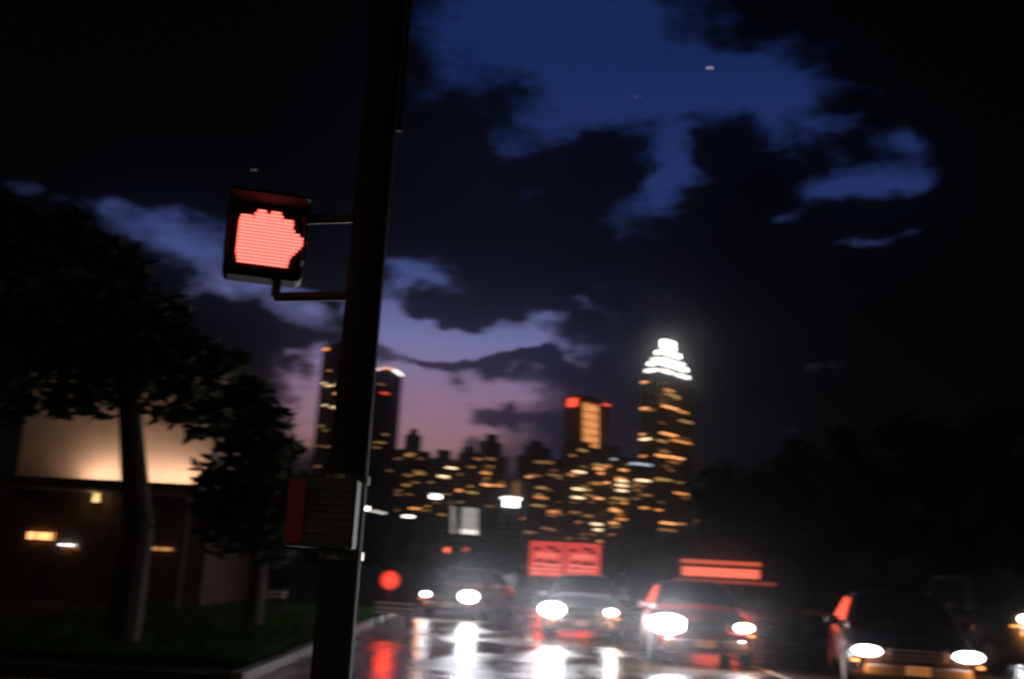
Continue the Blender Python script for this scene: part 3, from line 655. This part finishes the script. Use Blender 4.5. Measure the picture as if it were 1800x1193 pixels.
car('sedan', 'silver sedan with dazzling headlights below the red lit sign', 'car', 1022, 23.5, R(-6), SIL, 'sedan', (5200, 1300), 60, fog=10, amber=3.5)
car('sedan', 'bright red car with glaring headlights right of the silver sedan', 'car', 1240, 18.3, R(-5), RED, 'sedan', (4200, 700), 60, fog=25, amber=3, hz=.7, lw=1.9)
car('sedan', 'dark brown car nearest the viewer at the lower right with two wide headlights', 'car', 1612, 14.6, R(-14), BRN, 'sedan', (34, 34), 30, col=(.95, .97, 1.0), hz=.63, amber=4, lw=2.3)
car('pickup_truck', 'pickup truck cut off by the right edge of the view', 'truck', 1795, 19.5, R(4), DKG, 'pickup', (60, 60), 30, hz=1.08, x=gx(1800, 19.5, 1.05)+.74, amber=4)
car('sedan', 'white sedan behind the brown car, partly hidden by the pickup truck', 'car', 1750, 31, R(2), WHT, 'sedan', (20, 20), 10, hz=.72)

# ------------------------------------------------------------------ red lit twin sign
SY = 48.0
c = P(993, 983, SY)
sgn = empty('red_sign', (c.x, SY, 0), R(-6), 'twin panel red illuminated sign above the silver sedan', 'sign')
PW = 60*SY/FPX; PH = 58*SY/FPX
SR = emit('sign_red', (1, .075, .06), .62, True); SS = emit('sign_salmon', (1, .20, .14), .95)
DK = mat('sign_black', (.01, .02, .015), .6)
for s_ in (-1, 1):
    b = MB(); b.box((s_*PW*.515, 0, c.z), (PW, .18, PH)); pn = b.build('panel', SR, sgn, bevel=.02)
    b = MB()
    for (u, w_, vv) in ((-.28, .18, .28), (.12, .24, .33), (.28, .16, .24), (-.22, .14, -.06), (.08, .20, -.09), (.28, .12, -.1), (-.2, .12, -.22)): b.box((s_*PW*.515+u*PW, -.097, c.z+vv*PH), (w_*PW*1.15, .012, .075*PH))
    b.build('dark_bars', DK, pn)
    b = MB()
    for (u, w_, vv) in ((0, .6, .14), (.0, .66, .06), (.02, .8, -.17), (-.04, .84, -.30), (-.25, .36, -.42), (.22, .36, -.42)): b.box((s_*PW*.515+u*PW, -.1, c.z+vv*PH), (w_*PW, .012, .06*PH))
    b.build('light_bars', SS, pn)
lamp('AREA', 'sign_glow', sgn, (0, -.25, c.z), 60, (1, .08, .05), 2.5, aim=(0, -1, -.25))
b = MB(); b.box((0, .02, c.z), (.05, .16, PH)); b.build('divider', DK, sgn)
for s_ in (-1, 1):
    b = MB(); b.tube((s_*PW*.8, .16, 0), (s_*PW*.8, .16, c.z+PH*.4), .06, n=10); b.build('post', STEEL, sgn)

SF = 60.0  # made-up front; its glowing bands stand in for a roof lit red
qa, qb = P(1205, 990, SF), P(1345, 996, SF)
sfx = (qa.x+qb.x)/2; sfw = qb.x-qa.x
sf = empty('red_band_front', (sfx, SF+4, 0), R(-3), 'made-up dark low front with glowing red bands above the bright red car', 'made-up front')
zz1 = P(1275, 1030, SF).z; zz2 = P(1275, 984, SF).z
b = MB(); b.box((0, .5, (zz2+.5)/2), (sfw+5, 8, zz2+.5)); b.build('wall', mat('brick_dark', (.06, .04, .035)), sf)
for (py0, py1, f, k, nm) in ((985, 992, 1.0, emit('band_orange', (1, .16, .06), .6), 'top_glow_band'), (998, 1014, .96, emit('band_salmon', (1, .17, .10), 1.1, True), 'main_glow_band'), (1019, 1025, 1.25, emit('band_dim', (1, .14, .05), .22), 'low_glow_band')):
    z0, z1 = P(1275, py1, SF).z, P(1275, py0, SF).z
    b = MB(); b.box((.2 if f > 1 else 0, -3.65-(.4 if f > 1 else 0), (z0+z1)/2), (sfw*f, .2, z1-z0)); b.build(nm, k, sf, bevel=.04)
lamp('AREA', 'band_glow', sf, (0, -4.0, zz2-.4), 80, (1, .10, .05), 3.0, aim=(0, -1, -.35))  # added lamp so the bands redden the wet road
b = MB(); b.box((0, -3.55, .9), (sfw*.8, .1, 1.4)); b.build('front_glass', GLASS, sf)

# ------------------------------------------------------------------ small street things
# red lamp low beside the verge
q = P(686, 1019, 24); rl = empty('warning_lamp', (q.x, 24, .11), 0, 'glowing red round lamp on a short post at the left verge', 'lamp')
b = MB(); b.tube((0, 0, 0), (0, 0, q.z-.3), .04, n=10); b.build('post', STEEL, rl)
b = MB(); b.tube((0, .08, q.z-.11), (0, -.05, q.z-.11), .25, .25, 20); b.build('housing', BLK, rl)
b = MB(); b.tube((0, -.055, q.z-.11), (0, -.075, q.z-.11), .22, .20, 20); b.build('lens', emit('lamp_red', (1, .06, .03), .75, True), rl)
lamp('POINT', 'red_glow', rl, (0, -.15, q.z-.11), 24, (1, .05, .02), .2)
def rail(px, py, Y, wpx, n, label, m_):
    q = P(px, py, Y); o = empty('guard_rail', (q.x, Y, .11), R(-8), label, 'guard rail'); w = wpx*Y/FPX
    b = MB()
    for i in range(n): b.box((0, 0, q.z-.11-.10+i*.1), (w, .05, .055))
    b.build('rail', m_, o)
    for s_ in (-1, 1): b = MB(); b.box((s_*w*.42, .05, (q.z-.0)/2), (.07, .06, q.z)); b.build('post', STEEL, o)
rail(692, 1068, 23.0, 64, 3, 'short pale metal guard rail under the red lamp', mat('rail_pale', (.65, .66, .75), .35))
rail(486, 1040, 26.0, 32, 2, 'short pale rail left of the pole on the dark verge', mat('rail_green', (.4, .5, .42), .4))
def street_lamp(px, py, Y, label, k, w, h=None):
    q = P(px, py, Y); o = empty('street_lamp', (q.x+.0, Y, .0), 0, label, 'street lamp', 'distant street lamps')
    b = MB(); b.tube((1.6, 0, 0), (1.6, 0, q.z+.3), .11, .07, 8); b.build('pole', STEEL, o)
    b = MB(); b.path([(1.6, 0, q.z+.25), (.9, 0, q.z+.5), (.2, 0, q.z+.22)], [.06, .05, .05], 6); b.build('arm', STEEL, o)
    b = MB(); b.box((0, 0, q.z+.16), (w+.2, .5, .12)); hd = b.build('lamp_head', STEEL, o)
    b = MB(); b.box((0, -.02, q.z), (w, .46, .20 if h is None else h)); b.build('lens', WC[k], hd)
street_lamp(766, 872, 150, 'white street lamp left of the white striped block', 'W', 1.5, .6)
street_lamp(640, 893, 140, 'bright white street lamp beside the pole, leftmost of the distant lamps', 'W', 1.2, .5)
street_lamp(660, 898, 150, 'small white street lamp just right of the leftmost distant lamp', 's', 1.0, .3)
street_lamp(672, 901, 160, 'fainter white lamp, third from the left of the distant lamps', 's', .9, .25)
street_lamp(718, 907, 150, 'white street lamp between the third distant lamp and the striped block', 'w', 1.5, .35)
street_lamp(729, 893, 170, 'small orange street lamp above the fifth white one', 'a', 1.8, .2)
def far_signal(px, py, Y, label):
    q = P(px, py, Y); o = empty('traffic_light', (q.x, Y, 0), 0, label, 'traffic light', 'distant traffic lights')
    b = MB(); b.tube((0, .2, 0), (0, .2, q.z+.5), .08, n=8); b.build('pole', STEEL, o)
    b = MB(); b.box((0, 0, q.z-.35), (.5, .3, 1.3)); b.build('housing', BLK, o)
    b = MB(); b.tube((0, -.16, q.z), (0, -.2, q.z), .26, .24, 14); b.build('lens', emit('signal_red', (1, .14, .07), 1.6), o)
far_signal(786, 966, 90, 'small red traffic light under the white striped block, left one of two')
far_signal(818, 965, 100, 'small red traffic light under the white striped block, right one of two')
# bright points in the sky
def star(px, py, r_, label):
    q = P(px, py, 9000); bm = bmesh.new(); bmesh.ops.create_icosphere(bm, subdivisions=2, radius=r_); me = bpy.data.meshes.new('bright_star'); bm.to_mesh(me); bm.free(); me.materials.append(emit('star_light', (1, .95, .9), 2.5))
    o = bpy.data.objects.new('bright_star', me); C.objects.link(o); o.location = q; tag(o, label, 'star')
star(1248, 120, 8, 'bright white point in the blue gap high right of centre'); star(447, 299, 3.5, 'tiny white point above the red hand signal'); star(1119, 171, 3, 'tiny faint point in the blue sky left of the brightest one')

# ------------------------------------------------------------------ thin haze, added to put halos round the lamps
hb = MB(); hb.box((0, 1750, 230), (7900, 4400, 462))
hm = bpy.data.materials.new('halo_haze'); hm.use_nodes = True; nt = hm.node_tree; nt.nodes.clear()
pvn = nt.nodes.new('ShaderNodeVolumePrincipled'); pvn.inputs['Color'].default_value = (.85, .88, .92, 1); pvn.inputs['Density'].default_value = .00015; pvn.inputs['Anisotropy'].default_value = .975
on = nt.nodes.new('ShaderNodeOutputMaterial'); nt.links.new(pvn.outputs[0], on.inputs['Volume'])
hm.cycles.volume_sampling = 'EQUIANGULAR'
tag(hb.build('halo_haze', hm), kind='stuff')
